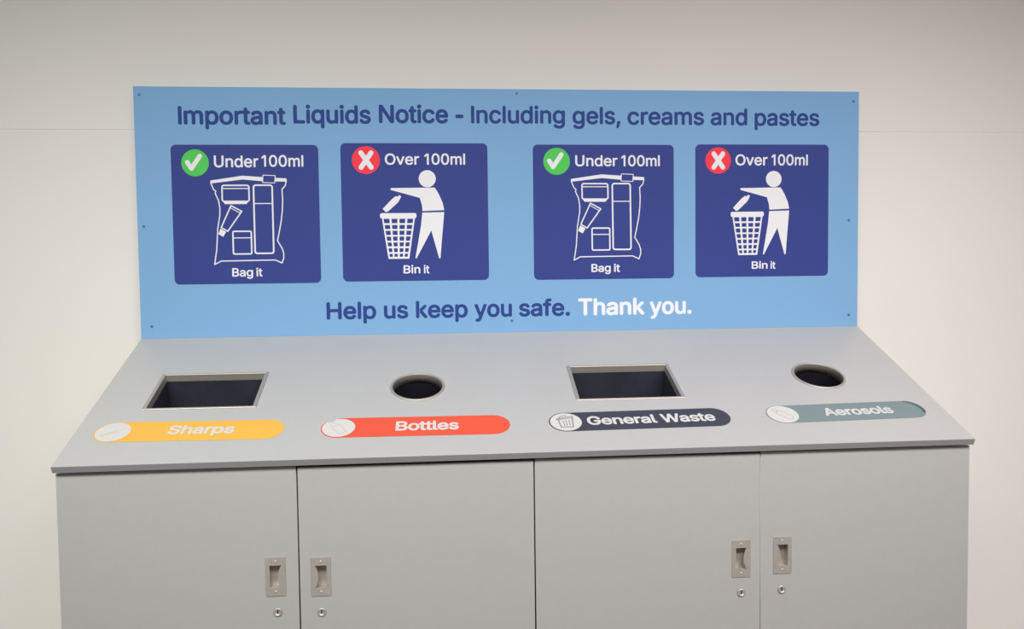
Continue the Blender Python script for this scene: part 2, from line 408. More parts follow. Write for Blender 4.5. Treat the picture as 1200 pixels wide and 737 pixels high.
'g': (836, "407 -296 375 -295 344 -293 315 -288 288 -282 263 -274 239 -265 218 -255 197 -243 179 -230 162 -216 146 -202 132 -186 120 -170 109 -153 99 -136 199 -80 239 -130 249 -140 261 -149 274 -158 288 -166 303 -173 320 -180 339 -185 360 -188 382 -191 407 -191 442 -190 474 -184 503 -176 530 -163 555 -148 575 -128 591 -105 603 -78 610 -46 612 -11 612 134 602 134 563 82 553 70 541 59 527 49 512 40 496 31 478 23 457 17 435 13 410 10 383 9 348 11 314 16 282 25 251 37 221 52 194 71 169 93 146 118 126 146 108 177 94 211 82 248 74 288 69 331 67 376 69 421 74 463 82 503 93 541 108 577 126 609 146 639 168 665 193 688 221 709 250 726 282 739 314 748 349 754 385 756 412 755 437 752 459 747 480 741 498 733 515 723 530 713 544 703 556 692 566 680 605 627 615 627 615 746 732 746 732 -17 730 -55 725 -90 717 -121 704 -150 689 -177 670 -200 649 -221 625 -239 599 -254 571 -267 541 -278 509 -286 477 -291 442 -295;403 116 429 117 454 121 477 127 498 136 518 148 536 161 552 177 566 195 579 216 590 238 598 262 605 289 610 317 613 347 614 379 613 410 610 439 605 467 599 494 590 519 579 542 567 563 553 582 537 599 519 614 499 626 478 636 454 643 429 647 403 648 376 647 350 643 327 635 305 625 285 612 267 597 251 580 237 560 224 539 213 516 205 491 198 465 193 437 190 408 189 379 190 348 193 319 198 291 205 265 214 241 224 218 237 198 251 179 268 163 286 149 306 137 327 128 351 121 376 117"),
'h': (806, "223 446 223 0 103 0 103 1000 223 1000 223 565 201 565 216 604 233 638 253 667 275 692 299 712 325 728 353 740 383 749 414 754 447 756 477 754 505 751 531 744 557 736 580 724 602 711 622 694 640 676 656 654 670 631 681 604 690 575 697 544 701 509 702 472 702 0 582 0 582 462 580 496 575 526 566 553 553 577 537 598 517 616 495 629 470 639 443 645 413 647 392 646 372 643 352 639 334 632 316 624 300 614 285 602 271 588 259 573 248 556 239 537 232 517 227 494 224 471"),
'i': (328, "103 0 103 746 223 746 223 0;164 870 151 871 139 874 127 879 116 885 106 894 97 903 90 914 85 925 82 937 81 950 82 963 85 975 90 986 97 997 106 1006 116 1015 127 1021 139 1026 151 1029 164 1030 178 1029 191 1026 203 1021 214 1015 224 1006 233 997 240 986 244 975 247 963 248 950 247 937 244 925 240 914 233 903 224 894 214 885 203 879 191 874 178 871"),
'k': (748, "216 268 216 416 237 416 559 746 708 746 362 392 348 392;103 0 103 1000 223 1000 223 0;578 0 291 365 376 450 732 0"),
'|': (372, "274 -5 241 -3 212 2 186 11 164 24 145 40 130 59 118 81 110 106 105 135 103 166 103 1000 223 1000 223 194 224 175 226 158 228 144 232 132 236 122 242 115 251 109 261 105 273 103 287 102 315 103 334 107 355 5 318 -2"),
'l': (326, "103 0 223 0 223 1000 103 1000"),
'm': (1199, "103 0 103 746 220 746 221 581 211 581 218 604 227 625 236 645 248 663 260 680 274 695 289 708 305 720 321 731 338 739 356 746 374 752 393 756 412 758 431 759 463 757 492 751 519 741 543 727 565 709 584 688 600 664 613 638 624 610 631 579 614 579 620 601 628 621 638 640 650 658 663 674 677 690 693 704 710 716 729 727 748 737 769 745 790 751 812 756 835 758 858 759 884 758 909 755 932 749 955 741 977 731 998 718 1017 704 1034 687 1049 667 1063 646 1074 622 1083 595 1090 566 1093 535 1095 501 1095 0 974 0 974 499 973 529 967 556 958 579 945 599 929 615 910 627 890 637 869 644 846 648 823 650 803 649 785 646 767 642 751 636 736 629 721 619 709 609 697 597 687 585 679 570 672 555 666 539 662 522 660 505 659 486 659 0 539 0 539 511 537 535 532 557 524 577 512 595 497 611 480 625 460 636 439 644 417 648 392 650 375 649 358 646 341 642 325 637 310 629 295 620 281 610 269 598 257 584 247 568 239 552 232 533 227 513 224 491 223 468 223 0"),
'n': (805, "223 446 223 0 103 0 103 746 219 746 220 565 201 565 216 604 233 638 253 667 275 692 299 712 325 728 353 740 383 749 414 754 447 756 477 754 505 751 531 744 556 736 580 724 602 711 622 694 640 676 655 654 669 631 681 604 690 575 697 544 701 509 702 472 702 0 582 0 582 462 580 496 575 526 566 553 553 577 537 598 517 616 495 629 470 639 443 645 413 647 392 646 372 643 352 639 334 632 316 624 300 614 285 602 271 588 259 573 248 556 239 537 232 517 227 494 224 471"),
'o': (816, "407 -16 368 -14 330 -8 295 1 261 15 230 32 200 53 174 77 150 104 129 134 110 167 95 203 83 241 74 281 69 324 67 368 69 414 74 457 83 498 95 536 110 572 129 605 150 636 174 663 200 687 230 707 261 725 295 738 330 748 368 754 407 756 447 754 485 748 521 738 555 725 587 707 616 687 643 663 667 636 688 605 706 572 722 536 734 498 742 457 747 414 749 368 747 324 742 281 734 241 722 203 706 167 688 134 667 104 643 77 616 53 587 32 555 15 521 1 485 -8 447 -14;407 91 436 93 463 97 488 105 511 116 531 130 550 146 566 164 581 184 593 207 604 231 612 257 619 283 624 311 627 339 628 368 627 398 624 427 619 455 612 481 604 507 593 532 581 554 566 575 550 593 531 610 511 624 488 634 463 642 436 647 407 648 379 647 352 642 328 634 306 624 285 610 267 593 250 575 236 554 224 532 213 508 205 482 198 455 193 427 190 398 189 368 190 339 193 311 198 283 205 257 213 231 224 207 236 184 250 164 267 146 285 130 306 116 328 105 352 97 379 93"),
'p': (834, "103 -281 103 746 220 746 220 628 232 628 270 680 280 691 292 702 306 713 320 723 337 733 355 741 376 747 398 752 423 755 450 756 487 754 521 748 554 739 586 726 615 709 642 688 667 665 690 638 709 608 727 575 741 539 753 501 761 460 766 417 767 371 766 325 761 282 753 241 742 202 727 166 710 133 690 103 668 76 643 52 616 32 586 14 555 1 522 -8 487 -14 451 -16 425 -15 400 -12 378 -8 358 -1 339 7 323 17 308 27 294 38 282 49 271 61 232 115 223 115 223 -281;433 92 460 93 485 98 508 105 530 116 549 129 567 145 583 163 598 183 610 205 621 229 630 255 636 283 641 311 644 341 645 372 644 403 641 433 636 461 630 488 621 513 611 537 598 559 584 579 568 597 550 612 530 625 509 635 485 643 460 647 433 648 406 647 381 643 358 636 336 626 317 613 299 598 283 581 269 562 256 540 246 517 237 491 230 464 225 435 222 405 221 372 222 340 225 309 230 280 237 252 246 226 257 202 269 180 284 160 300 143 318 128 338 115 359 105 382 98 407 93"),
'q': (834, "731 -281 611 -281 611 115 602 115 564 61 553 49 541 38 527 27 512 17 496 7 478 -1 457 -8 435 -12 410 -15 384 -16 347 -14 313 -8 280 1 249 14 219 32 192 52 167 76 145 103 125 133 107 166 93 202 82 241 74 282 69 325 67 371 69 417 74 460 82 501 93 539 108 575 125 608 145 638 168 665 192 688 220 709 249 726 280 739 313 748 348 754 385 756 411 755 436 752 459 747 479 741 497 733 514 723 529 713 542 702 554 691 565 680 603 628 615 628 615 746 731 746;402 92 428 93 453 98 476 105 497 115 517 128 535 143 551 160 566 180 578 202 589 226 597 252 604 280 609 309 612 340 613 372 612 405 609 435 604 464 598 491 589 517 578 540 566 562 552 581 536 598 518 613 498 626 477 636 453 643 429 647 402 648 375 647 349 643 326 635 304 625 284 612 266 597 250 579 236 559 224 537 213 513 205 488 198 461 193 433 190 403 189 372 190 341 193 311 198 283 205 255 213 229 224 205 237 183 251 163 267 145 285 129 305 116 327 105 350 98 375 93"),
'r': (509, "103 0 103 746 219 746 219 631 227 631 236 653 248 672 263 691 280 707 300 722 321 734 344 744 368 751 393 755 419 756 451 756 479 754 479 634 452 638 407 640 386 639 367 637 348 632 330 626 313 618 297 609 282 598 269 586 258 572 247 557 239 541 232 524 227 506 224 486 223 466 223 0"),
's': (717, "358 -16 328 -15 299 -12 271 -8 245 -2 220 7 197 17 176 29 156 42 138 57 121 74 107 93 95 114 84 136 76 160 70 185 185 209 192 186 201 165 213 147 227 131 244 118 263 108 283 100 306 94 330 90 356 89 386 91 414 95 438 101 461 111 481 122 497 136 510 151 519 167 525 184 527 202 526 217 522 231 517 244 509 256 499 267 487 277 473 285 456 293 438 299 417 305 293 334 255 345 220 358 190 373 164 390 142 409 124 430 110 454 100 480 94 508 92 538 93 563 98 587 105 610 115 631 128 652 143 670 161 687 180 703 202 716 226 728 252 738 279 746 307 751 337 755 368 756 398 755 426 752 452 747 476 741 499 732 520 722 539 710 557 697 573 683 588 667 600 649 612 631 622 612 630 591 637 570 527 545 521 562 512 577 502 592 491 607 477 620 461 632 442 642 420 648 396 652 368 654 343 652 318 649 296 643 276 634 257 623 242 610 229 596 220 580 215 563 213 545 215 529 218 514 224 501 233 489 244 478 257 469 273 460 292 452 313 445 338 438 451 411 490 401 524 388 554 373 580 356 602 337 620 316 633 292 643 267 649 239 651 209 650 184 645 159 638 136 627 114 614 93 598 73 580 55 559 39 536 25 511 13 483 2 454 -6 424 -11 392 -15"),
't': (447, "401 746 401 643 13 643 13 746;128 926 248 926 248 192 248 173 251 157 255 143 260 131 267 120 276 112 288 106 301 102 317 99 335 98 364 100 397 105 419 3 377 -5 331 -8 294 -6 260 0 230 10 204 24 181 42 162 64 147 88 136 117 130 148 128 183"),
'u': (806, "358 -10 329 -9 301 -5 275 1 250 10 226 21 204 35 184 51 166 70 150 91 136 115 124 142 115 171 109 202 105 237 103 273 103 746 223 746 223 283 225 250 231 220 240 192 253 168 269 147 289 130 311 116 336 106 363 101 393 99 414 100 434 102 454 107 472 113 490 122 506 132 521 144 534 158 546 173 557 190 566 209 573 230 578 252 581 275 582 300 582 746 702 746 702 0 586 0 586 181 604 181 589 141 571 107 552 78 530 53 505 33 479 18 451 6 422 -3 391 -8"),
'v': (765, "319 0 34 746 166 746 325 305 367 171 404 41 362 41 399 171 440 305 599 746 730 746 445 0"),
'y': (765, "93 -272 121 -168 140 -172 154 -175 167 -176 180 -177 192 -176 204 -175 215 -172 226 -168 237 -162 247 -154 256 -145 265 -134 274 -121 282 -106 289 -89 296 -70 319 -3 34 746 166 746 325 305 367 170 404 41 361 41 398 171 440 305 600 746 730 746 401 -114 392 -137 382 -158 371 -177 359 -194 347 -210 334 -225 320 -238 306 -249 290 -259 274 -267 257 -273 239 -279 220 -282 200 -284 180 -285 127 -281"),
}

WORDS = {}


def word(text, fat, erode, track=0):
    """outlines of a word in thousandths of the cap height: made FAT heavier on each side, corners rounded by FAT + ERODE"""
    k = (text, fat, erode, track)
    if k in WORDS:
        return WORDS[k]
    h = 14.0
    pen, placed = 0, []
    for ch in text:
        adv, enc = GLYPHS[ch]
        loops = []
        for s in enc.split(';'):
            v = list(map(int, s.split()))
            loops.append([(v[i] + pen, v[i + 1]) for i in range(0, len(v), 2)])
        placed.append(loops)
        pen += adv + track
    P = [p for g in placed for L in g for p in L]
    m = fat + 4 * h
    x0, y0 = min(p[0] for p in P) - m, min(p[1] for p in P) - m
    nx, ny = int((max(p[0] for p in P) + m - x0) / h) + 1, int((max(p[1] for p in P) + m - y0) / h) + 1
    X, Y = np.meshgrid(x0 + h * np.arange(nx), y0 + h * np.arange(ny))
    F = np.full(X.shape, 1e6)
    for loops in placed:
        gx = [p[0] for L in loops for p in L]
        i0, i1 = max(0, int((min(gx) - m - x0) / h)), min(nx, int((max(gx) + m - x0) / h) + 2)
        W = (slice(None), slice(i0, i1))
        f = poly_field(X[W], Y[W], loops)
        if erode:
            inner = contour(f, X[W][0, 0], y0, h, -erode)
            f = poly_field(X[W], Y[W], inner)
        F[W] = np.minimum(F[W], f)
    WORDS[k] = contour(F, x0, y0, h, fat + erode)
    return WORDS[k]


def put(text, left, right, base, cap, fat=0.03, erode=0.04, track=-12):
    """the word's outlines between LEFT and RIGHT, BASE and CAP being the foot and head of its capitals"""
    L = word(text, fat * 1000, erode * 1000, track)
    a, b = min(p[0] for l in L for p in l), max(p[0] for l in L for p in l)
    sy = (cap - base) / (1000 + 2000 * fat)
    sx = (right - left) / (b - a)
    return [[(left + (x - a) * sx, base + fat * 1000 * sy + y * sy) for x, y in l] for l in L]


# ------------------------------------------------------------------ the setting
def build_setting():
    bm = bmesh.new()
    add_box(bm, (-5, -5, -0.1), (5, 0.704, 0))
    o = from_bm('floor', bm, M['floor'])
    o['kind'] = 'structure'
    # plastered wall with a fine horizontal joint between two sheets
    yw, zs, g = 0.704, Z0 + 0.944, 0.0016
    prof = [(yw, -0.1), (yw, zs - g), (yw + 0.0012, zs - g * 0.5), (yw + 0.0012, zs + g * 0.5), (yw - 0.001, zs + g), (yw - 0.001, 3.2), (yw + 0.15, 3.2), (yw + 0.15, -0.1)]
    bm = bmesh.new()
    add_prism(bm, [(y, z - Z0) for y, z in prof], F_SIDE, -5, 5)
    o = from_bm('wall_back', bm, M['wall'])
    o['kind'] = 'structure'


build_setting()


# ------------------------------------------------------------------ cabinets
def flush_pull(parent, u0, v1, lip, y):
    """steel flush pull: plate 51 x 100 mm, tray 24 mm deep; LIP = -1 / 1, the side of the curved grip"""
    w, hgt = 0.0505, 0.1000
    u1, v0 = u0 + w, v1 - hgt
    f = f_front(y)
    a, b = u0 + 0.0105, u1 - 0.0105
    c, d = v0 + 0.0215, v1 - 0.0205
    side = b if lip > 0 else a
    far = a if lip > 0 else b
    # window outline: straight on the far side, bulging inward on the grip side
    win = [(far, c), (far, d)]
    for i in range(13):
        t = i / 12
        win.append((side - lip * 0.0085 * math.sin(math.pi * t) ** 0.8, d + (c - d) * t))
    plate = rounded(u0, v0, u1, v1, 0.0012, 3)
    h = flat('handle', [plate, win], f, 0.0, 0.0022, M['steel'], parent)
    bm = bmesh.new()
    # sunken tray: four walls and a back, sheet 0.8 mm
    t = 0.0008
    a2, b2, c2, d2 = a - 0.002, b + 0.002, c - 0.001, d + 0.001
    fr = f
    add_prism(bm, [(a2 - t, c2 - t), (b2 + t, c2 - t), (b2 + t, d2 + t), (a2 - t, d2 + t)], fr, -0.0248, -0.0240)
    for q in ([(a2 - t, c2 - t), (a2, c2 - t), (a2, d2 + t), (a2 - t, d2 + t)], [(b2, c2 - t), (b2 + t, c2 - t), (b2 + t, d2 + t), (b2, d2 + t)],
              [(a2, c2 - t), (b2, c2 - t), (b2, c2), (a2, c2)], [(a2, d2), (b2, d2), (b2, d2 + t), (a2, d2 + t)]):
        add_prism(bm, q, fr, -0.0240, 0.0)
    # two screw heads
    for v in (v1 - 0.0105, v0 + 0.0105):
        add_lathe(bm, [(0.0034, 0.002), (0.0034, 0.0027), (0.0022, 0.0034), (0.0004, 0.0035)], fr, (u0 + u1) / 2, v, 16)
    me = bpy.data.meshes.new('tmp')
    bmesh.ops.recalc_face_normals(bm, faces=bm.faces)
    off = root_of(parent)
    bm.transform(Matrix.Translation(-Vector(off)))
    bm.from_mesh(h.data)
    bm.to_mesh(h.data)
    bm.free()
    bpy.data.meshes.remove(me)
    h['label'] = 'brushed steel recessed pull handle'
    return [(a2 - t, c2 - t), (b2 + t, c2 - t), (b2 + t, d2 + t), (a2 - t, d2 + t)]


def cam_lock(parent, u, v, y):
    f = f_front(y)
    bm = bmesh.new()
    add_lathe(bm, [(0.0112, 0.0), (0.0112, 0.0022), (0.0098, 0.0042), (0.0074, 0.0046), (0.0070, 0.0036), (0.0003, 0.0036)], f, u, v, 32)
    o = from_bm('lock', bm, M['steel'], parent, True)
    o['label'] = 'round steel key lock below the handle'
    bm = bmesh.new()
    add_prism(bm, rounded(u - 0.0015, v - 0.0042, u + 0.0015, v + 0.0050, 0.0012, 4), f, 0.0034, 0.0042)
    return bm


def cabinet(x0, x1, seam, label, doors):
    """DOORS: (u0, u1, top at left, top at right, handle u0, handle top, lip side, lock u, lock v)"""
    root = thing('cabinet', label, 'cabinet', ((x0 + x1) / 2, 0.34, 0), 'grey two-door cabinets')
    yb, yf = 0.655, 0.0425

    def under(y):
        return y * TA - 0.0192 / CA - 0.0006
    prof = [(yf, -0.88), (yb, -0.88), (yb, under(yb)), (yf, under(yf))]
    for name, a, b in (('side_panel', x0, x0 + 0.018), ('side_panel', x1 - 0.018, x1)):
        bm = bmesh.new()
        add_prism(bm, prof, F_SIDE, a, b)
        from_bm(name, bm, M['door'], root)
    bm = bmesh.new()
    add_box(bm, (x0 + 0.0182, yf, Z0 - 0.88), (x1 - 0.0182, yb - 0.013, Z0 - 0.862))
    add_box(bm, (x0 + 0.0182, yb - 0.012, Z0 - 0.88), (x1 - 0.0182, yb, Z0 + under(yb - 0.012)))
    add_box(bm, (x0 + 0.0182, yf, Z0 - 0.09), (x1 - 0.0182, yf + 0.016, Z0 + under(yf)))
    add_prism(bm, [(yf + 0.02, -0.861), (yb - 0.014, -0.861), (yb - 0.014, under(yb - 0.014)), (yf + 0.02, under(yf + 0.02))], F_SIDE, seam - 0.008, seam + 0.008)
    # added linings inside the end panels, interior shade put into their dark colour
    for a in (x0 + 0.0183, x1 - 0.0203):
        add_prism(bm, [(yf, -0.861), (yb - 0.014, -0.861), (yb - 0.014, under(yb - 0.014)), (yf, under(yf))], F_SIDE, a, a + 0.002)
    # added dark strips on the end panels, painted shade for the door gaps
    for a, b in ((x0 + 0.0004, x0 + 0.018), (x1 - 0.018, x1 - 0.0004)):
        add_box(bm, (a, yf - 0.0012, Z0 - 0.875), (b, yf - 0.0001, Z0 - 0.0205))
    from_bm('carcass', bm, M['dark'], root)
    bm = bmesh.new()
    add_box(bm, (x0 + 0.004, 0.07, 0.0), (x1 - 0.004, yb - 0.01, Z0 - 0.8805))
    from_bm('plinth', bm, M['edge'], root)
    yd = 0.022
    for (u0, u1, ta, tb, hu, hv, lip, lu, lv) in doors:
        w, hgt = 0.0505, 0.1000
        cut = [(hu + 0.0077, hv - hgt + 0.0197), (hu + w - 0.0077, hv - hgt + 0.0197), (hu + w - 0.0077, hv - 0.0187), (hu + 0.0077, hv - 0.0187)]
        d = flat('door', [[(u0, -0.877), (u1, -0.877), (u1, tb), (u0, ta)], cut], f_front(yd), -0.018, 0.0, M['door'], root)
        flush_pull(d, hu, hv, lip, yd - 0.0001)
        lock_bm = cam_lock(d, lu, lv, yd - 0.0001)
        k = from_bm('keyhole', lock_bm, M['keyhole'], d)
        k['label'] = 'dark keyhole of the lock'


cabinet(-1.1985, -0.0030, -0.6105, 'left grey two-door cabinet below the Sharps and Bottles openings',
        [(-1.199, -0.613, -0.0225, -0.0225, -0.6947, -0.2555, 1, -0.666, -0.3975),
         (-0.6085, -0.0032, -0.0259, -0.0273, -0.5808, -0.2606, -1, -0.5555, -0.4025)])
cabinet(-0.0010, 1.1985, 0.6083, 'right grey two-door cabinet below the General Waste and Aerosols openings',
        [(0.0012, 0.6076, -0.0241, -0.0265, 0.5304, -0.2602, 1, 0.5559, -0.4025),
         (0.6104, 1.199, -0.0233, -0.0227, 0.6449, -0.2555, -1, 0.668, -0.3988)])


# ------------------------------------------------------------------ sloped worktop with four openings
RECTS = [(-1.0630, 0.2550, -0.7545, 0.4560), (0.1458, 0.2480, 0.4661, 0.4530)]
ROUNDS = [(-0.3095, 0.3495), (0.9149, 0.3605)]


def build_worktop():
    root = thing('worktop', 'long sloping pale grey worktop with two square and two round openings', 'worktop', (0, 0.3, Z0))
    t = 0.018
    loops = [[(-1.2, 0), (1.2, 0), (1.2, WL + 0.016), (-1.2, WL + 0.016)]]
    for a, b, c, d in RECTS:
        loops.append([(a + 0.006, b + 0.006), (c - 0.006, b + 0.006), (c - 0.006, d - 0.006), (a + 0.006, d - 0.006)])
    for u, v in ROUNDS:
        loops.append(circle(u, v, 0.0755, 72))
    flat('panel', loops, F_TOP, -t, 0.0, M['worktop'], root)
    bm = bmesh.new()
    add_prism(bm, [(-1.2, -t), (1.2, -t), (1.2, -0.0006), (-1.2, -0.0006)],
              F_TOP @ Matrix(((1, 0, 0, 0), (0, 0, -1, 0), (0, 1, 0, 0), (0, 0, 0, 1))), 0.0001, 0.0009)
    e = from_bm('edge_strip', bm, M['edge'], root)
    e['label'] = 'darker grey front edge strip'
    for a, b, c, d in RECTS:
        bm = bmesh.new()
        o_, i_ = (a, b, c, d), (a + 0.0105, b + 0.0075, c - 0.0105, d - 0.0075)

        def ring(r, w):
            return [bm.verts.new(F_TOP @ Vector((u, v, w))) for u, v in ((r[0], r[1]), (r[2], r[1]), (r[2], r[3]), (r[0], r[3]))]

        def grow(r, e):
            return (r[0] - e, r[1] - e, r[2] + e, r[3] + e)
        seq = [ring(o_, 0.0003), ring(o_, 0.0022), ring(grow(o_, -0.0012), 0.0032), ring(grow(i_, 0.0012), 0.0032), ring(i_, 0.0022),
               ring(i_, -0.0195), ring(grow(i_, 0.0012), -0.0195), ring(grow(i_, 0.0012), 0.0003)]
        for p, q in zip(seq, seq[1:] + seq[:1]):
            for k in range(4):
                bm.faces.new((p[k], p[(k + 1) % 4], q[(k + 1) % 4], q[k]))
        o = from_bm('opening_trim', bm, M['steel'], root)
        o['label'] = 'square steel frame around an opening'
        bm = bmesh.new()  # box added so its back wall catches some light inside the opening
        q = (a + 0.0085, b + 0.0055, c - 0.0085, d - 0.0055)
        for lo, hi in (((q[0], q[1]), (q[2], q[1] + 0.002)), ((q[0], q[3] - 0.002), (q[2], q[3])), ((q[0], q[1] + 0.002), (q[0] + 0.002, q[3] - 0.002)), ((q[2] - 0.002, q[1] + 0.002), (q[2], q[3] - 0.002))):
            add_prism(bm, [(lo[0], lo[1]), (hi[0], lo[1]), (hi[0], hi[1]), (lo[0], hi[1])], F_TOP, -0.23, -0.0200)
        add_prism(bm, [(q[0], q[1]), (q[2], q[1]), (q[2], q[3]), (q[0], q[3])], F_TOP, -0.234, -0.2302)
        o = from_bm('added_liner', bm, M['flap'], root)
        o['label'] = 'dark liner added inside a square opening'
    for u, v in ROUNDS:
        bm = bmesh.new()
        prof = [(0.0800, 0.0003)] + [(0.0768 + 0.0032 * math.cos(math.radians(x)), 0.0008 + 0.0030 * math.sin(math.radians(x))) for x in range(0, 91, 15)] \
            + [(0.0740, 0.0036), (0.0728, 0.0028), (0.0726, 0.0), (0.0726, -0.0270), (0.0740, -0.0270), (0.0740, 0.0003)]
        add_ring(bm, prof, F_TOP, u, v, 96)
        o = from_bm('opening_trim', bm, M['steel'], root, True)
        for p in o.data.polygons:
            p.use_smooth = True
        o['label'] = 'round steel rim around an opening'
        bm = bmesh.new()  # tube added as a dim surface for light inside the opening
        add_ring(bm, [(0.0752, -0.0272), (0.0752, -0.23), (0.0735, -0.23), (0.0735, -0.0272)], F_TOP, u, v, 64)
        add_lathe(bm, [(0.0752, -0.234), (0.0752, -0.2302)], F_TOP, u, v, 64)
        o = from_bm('added_liner', bm, M['added_liner'], root, True)
        o['label'] = 'black liner added inside a round opening'


build_worktop()


# ------------------------------------------------------------------ notice board
def badge(parent, cu, cv, r, ok):
    flat('badge', [circle(cu, cv, r, 72)], F_SIGN, 0.0008, 0.0012, M['green'] if ok else M['red'], parent)['label'] = 'green round badge' if ok else 'red round badge'
    if ok:
        ops = [('line', [(cu - .56 * r, cv + .04 * r), (cu - .27 * r, cv - .42 * r), (cu + .36 * r, cv + .50 * r)], .33 * r, False)]
        n, l = 'tick', 'white tick mark'
    else:
        ops = [('line', [(cu - .35 * r, cv + .52 * r), (cu + .37 * r, cv - .52 * r)], .35 * r, False),
               ('line', [(cu + .37 * r, cv + .52 * r), (cu - .35 * r, cv - .52 * r)], .35 * r, False)]
        n, l = 'cross', 'white cross mark'
    flat(n, draw(ops, 0.0006), F_SIGN, 0.0012, 0.0016, M['white'], parent)['label'] = l


def bag_ops(f):
    q = lambda P: [f(*p) for p in P]
    top = [(-0.9698, 0.5056), (-0.8691, 0.521), (-0.8036, 0.5166), (-0.7289, 0.512)]
    bot = [(-0.7291, 0.5019), (-0.8061, 0.5034), (-0.8673, 0.509), (-0.9666, 0.4968)]
    slider = [(-0.8034, 0.5227), (-0.7647, 0.5213), (-0.7667, 0.4976), (-0.8049, 0.4991)]
    side = [(-0.9683, 0.499), (-0.9598, 0.4768), (-0.9534, 0.4723), (-0.9549, 0.4643), (-0.9455, 0.4425), (-0.9418, 0.418), (-0.9424, 0.3957), (-0.9502, 0.3511), (-0.953, 0.3154),
            (-0.9552, 0.2841), (-0.9631, 0.2365), (-0.9422, 0.2473), (-0.8545, 0.2482), (-0.7707, 0.2491), (-0.7497, 0.2392), (-0.744, 0.2551), (-0.7436, 0.2709), (-0.7485, 0.2867),
            (-0.7625, 0.3116), (-0.755, 0.3453), (-0.7489, 0.3767), (-0.7445, 0.4125), (-0.7429, 0.4439), (-0.7442, 0.4775), (-0.7338, 0.4886), (-0.7299, 0.5038)]
    r4 = lambda a, b, c, d, r: rounded(a, b, c, d, r, 5)
    return [('+', q(top + bot)), ('-', q(slider)), ('line', q(slider), 0.0024, True),
            ('line', q(side), 0.0035, False),
            ('line', q(r4(-0.9334, 0.439, -0.8489, 0.4902, 0.006)), 0.0046, True), ('line', q([(-0.9335, 0.4801), (-0.8488, 0.4801)]), 0.003, False),
            ('+', q([(-0.9316, 0.4393), (-0.8503, 0.4393), (-0.8576, 0.4302), (-0.9258, 0.4302)])),
            ('line', q(r4(-0.8343, 0.271, -0.7753, 0.4906, 0.007)), 0.0050, True), ('line', q([(-0.8343, 0.4316), (-0.7753, 0.4316)]), 0.003, False),
            ('line', q([(-0.9067, 0.4254), (-0.8731, 0.4069), (-0.919, 0.3429), (-0.9392, 0.3555)]), 0.0040, True),
            ('line', q([(-0.9078, 0.4178), (-0.8794, 0.4016)]), 0.0024, False),
            ('+', q([(-0.9415, 0.352), (-0.9243, 0.3411), (-0.9335, 0.3251), (-0.9485, 0.3341)])),
            ('line', q(r4(-0.903, 0.2695, -0.845, 0.3426, 0.004)), 0.0046, True), ('line', q([(-0.903, 0.3215), (-0.845, 0.3215)]), 0.003, False)]


def bin_ops(f):
    q = lambda P: [f(*p) for p in P]
    torso = [(-0.3971, 0.4772), (-0.393, 0.4803), (-0.252, 0.4814), (-0.244, 0.4695), (-0.2365, 0.4549), (-0.2264, 0.4308), (-0.2218, 0.4075), (-0.2929, 0.4047),
             (-0.2944, 0.4242), (-0.3012, 0.4479), (-0.3419, 0.4594), (-0.3936, 0.4736)]
    legs = [(-0.2939, 0.3997), (-0.2219, 0.4011), (-0.2306, 0.3144), (-0.2366, 0.2494), (-0.2408, 0.2495), (-0.2653, 0.3412), (-0.3147, 0.2502), (-0.3188, 0.2503),
            (-0.3082, 0.3059), (-0.2982, 0.3605)]
    bottle = [(-0.4227, 0.4126), (-0.3928, 0.4437), (-0.3795, 0.4536), (-0.3727, 0.4518), (-0.3686, 0.4572), (-0.3619, 0.454), (-0.3647, 0.4463), (-0.3722, 0.4337),
              (-0.4053, 0.4039), (-0.4125, 0.4017)]
    ops = [('+', q(circle(-0.2758, 0.5104, 0.0279, 48))), ('+', q(torso)), ('+', q(legs)), ('+', q(bottle)),
           ('+', q([(-0.4264, 0.388), (-0.3173, 0.388), (-0.3388, 0.2489), (-0.4068, 0.2489)]))]
    ys = [(0.3801, 0.3656), (0.3597, 0.3465), (0.341, 0.3269), (0.3219, 0.3082), (0.3028, 0.2896), (0.2836, 0.2709), (0.2654, 0.2554)]
    tx = [(-0.4194, -0.4009), (-0.3941, -0.3756), (-0.3688, -0.3502), (-0.3434, -0.3248)]
    bx = [(-0.403, -0.3926), (-0.3872, -0.3763), (-0.3699, -0.359), (-0.3536, -0.3431)]
    at = lambda t, b, y: b + (t - b) * (y - 0.2604) / (0.3729 - 0.2604)
    for y1, y0 in ys:
        for (ta, tb), (ba, bb) in zip(tx, bx):
            ops.append(('-', q([(at(ta, ba, y0), y0), (at(tb, bb, y0), y0), (at(tb, bb, y1), y1), (at(ta, ba, y1), y1)])))
    rim = rounded(-0.4316, 0.3815, -0.3131, 0.3985, 0.0055, 5)
    ops.append(('+', q(rim)))
    return ops


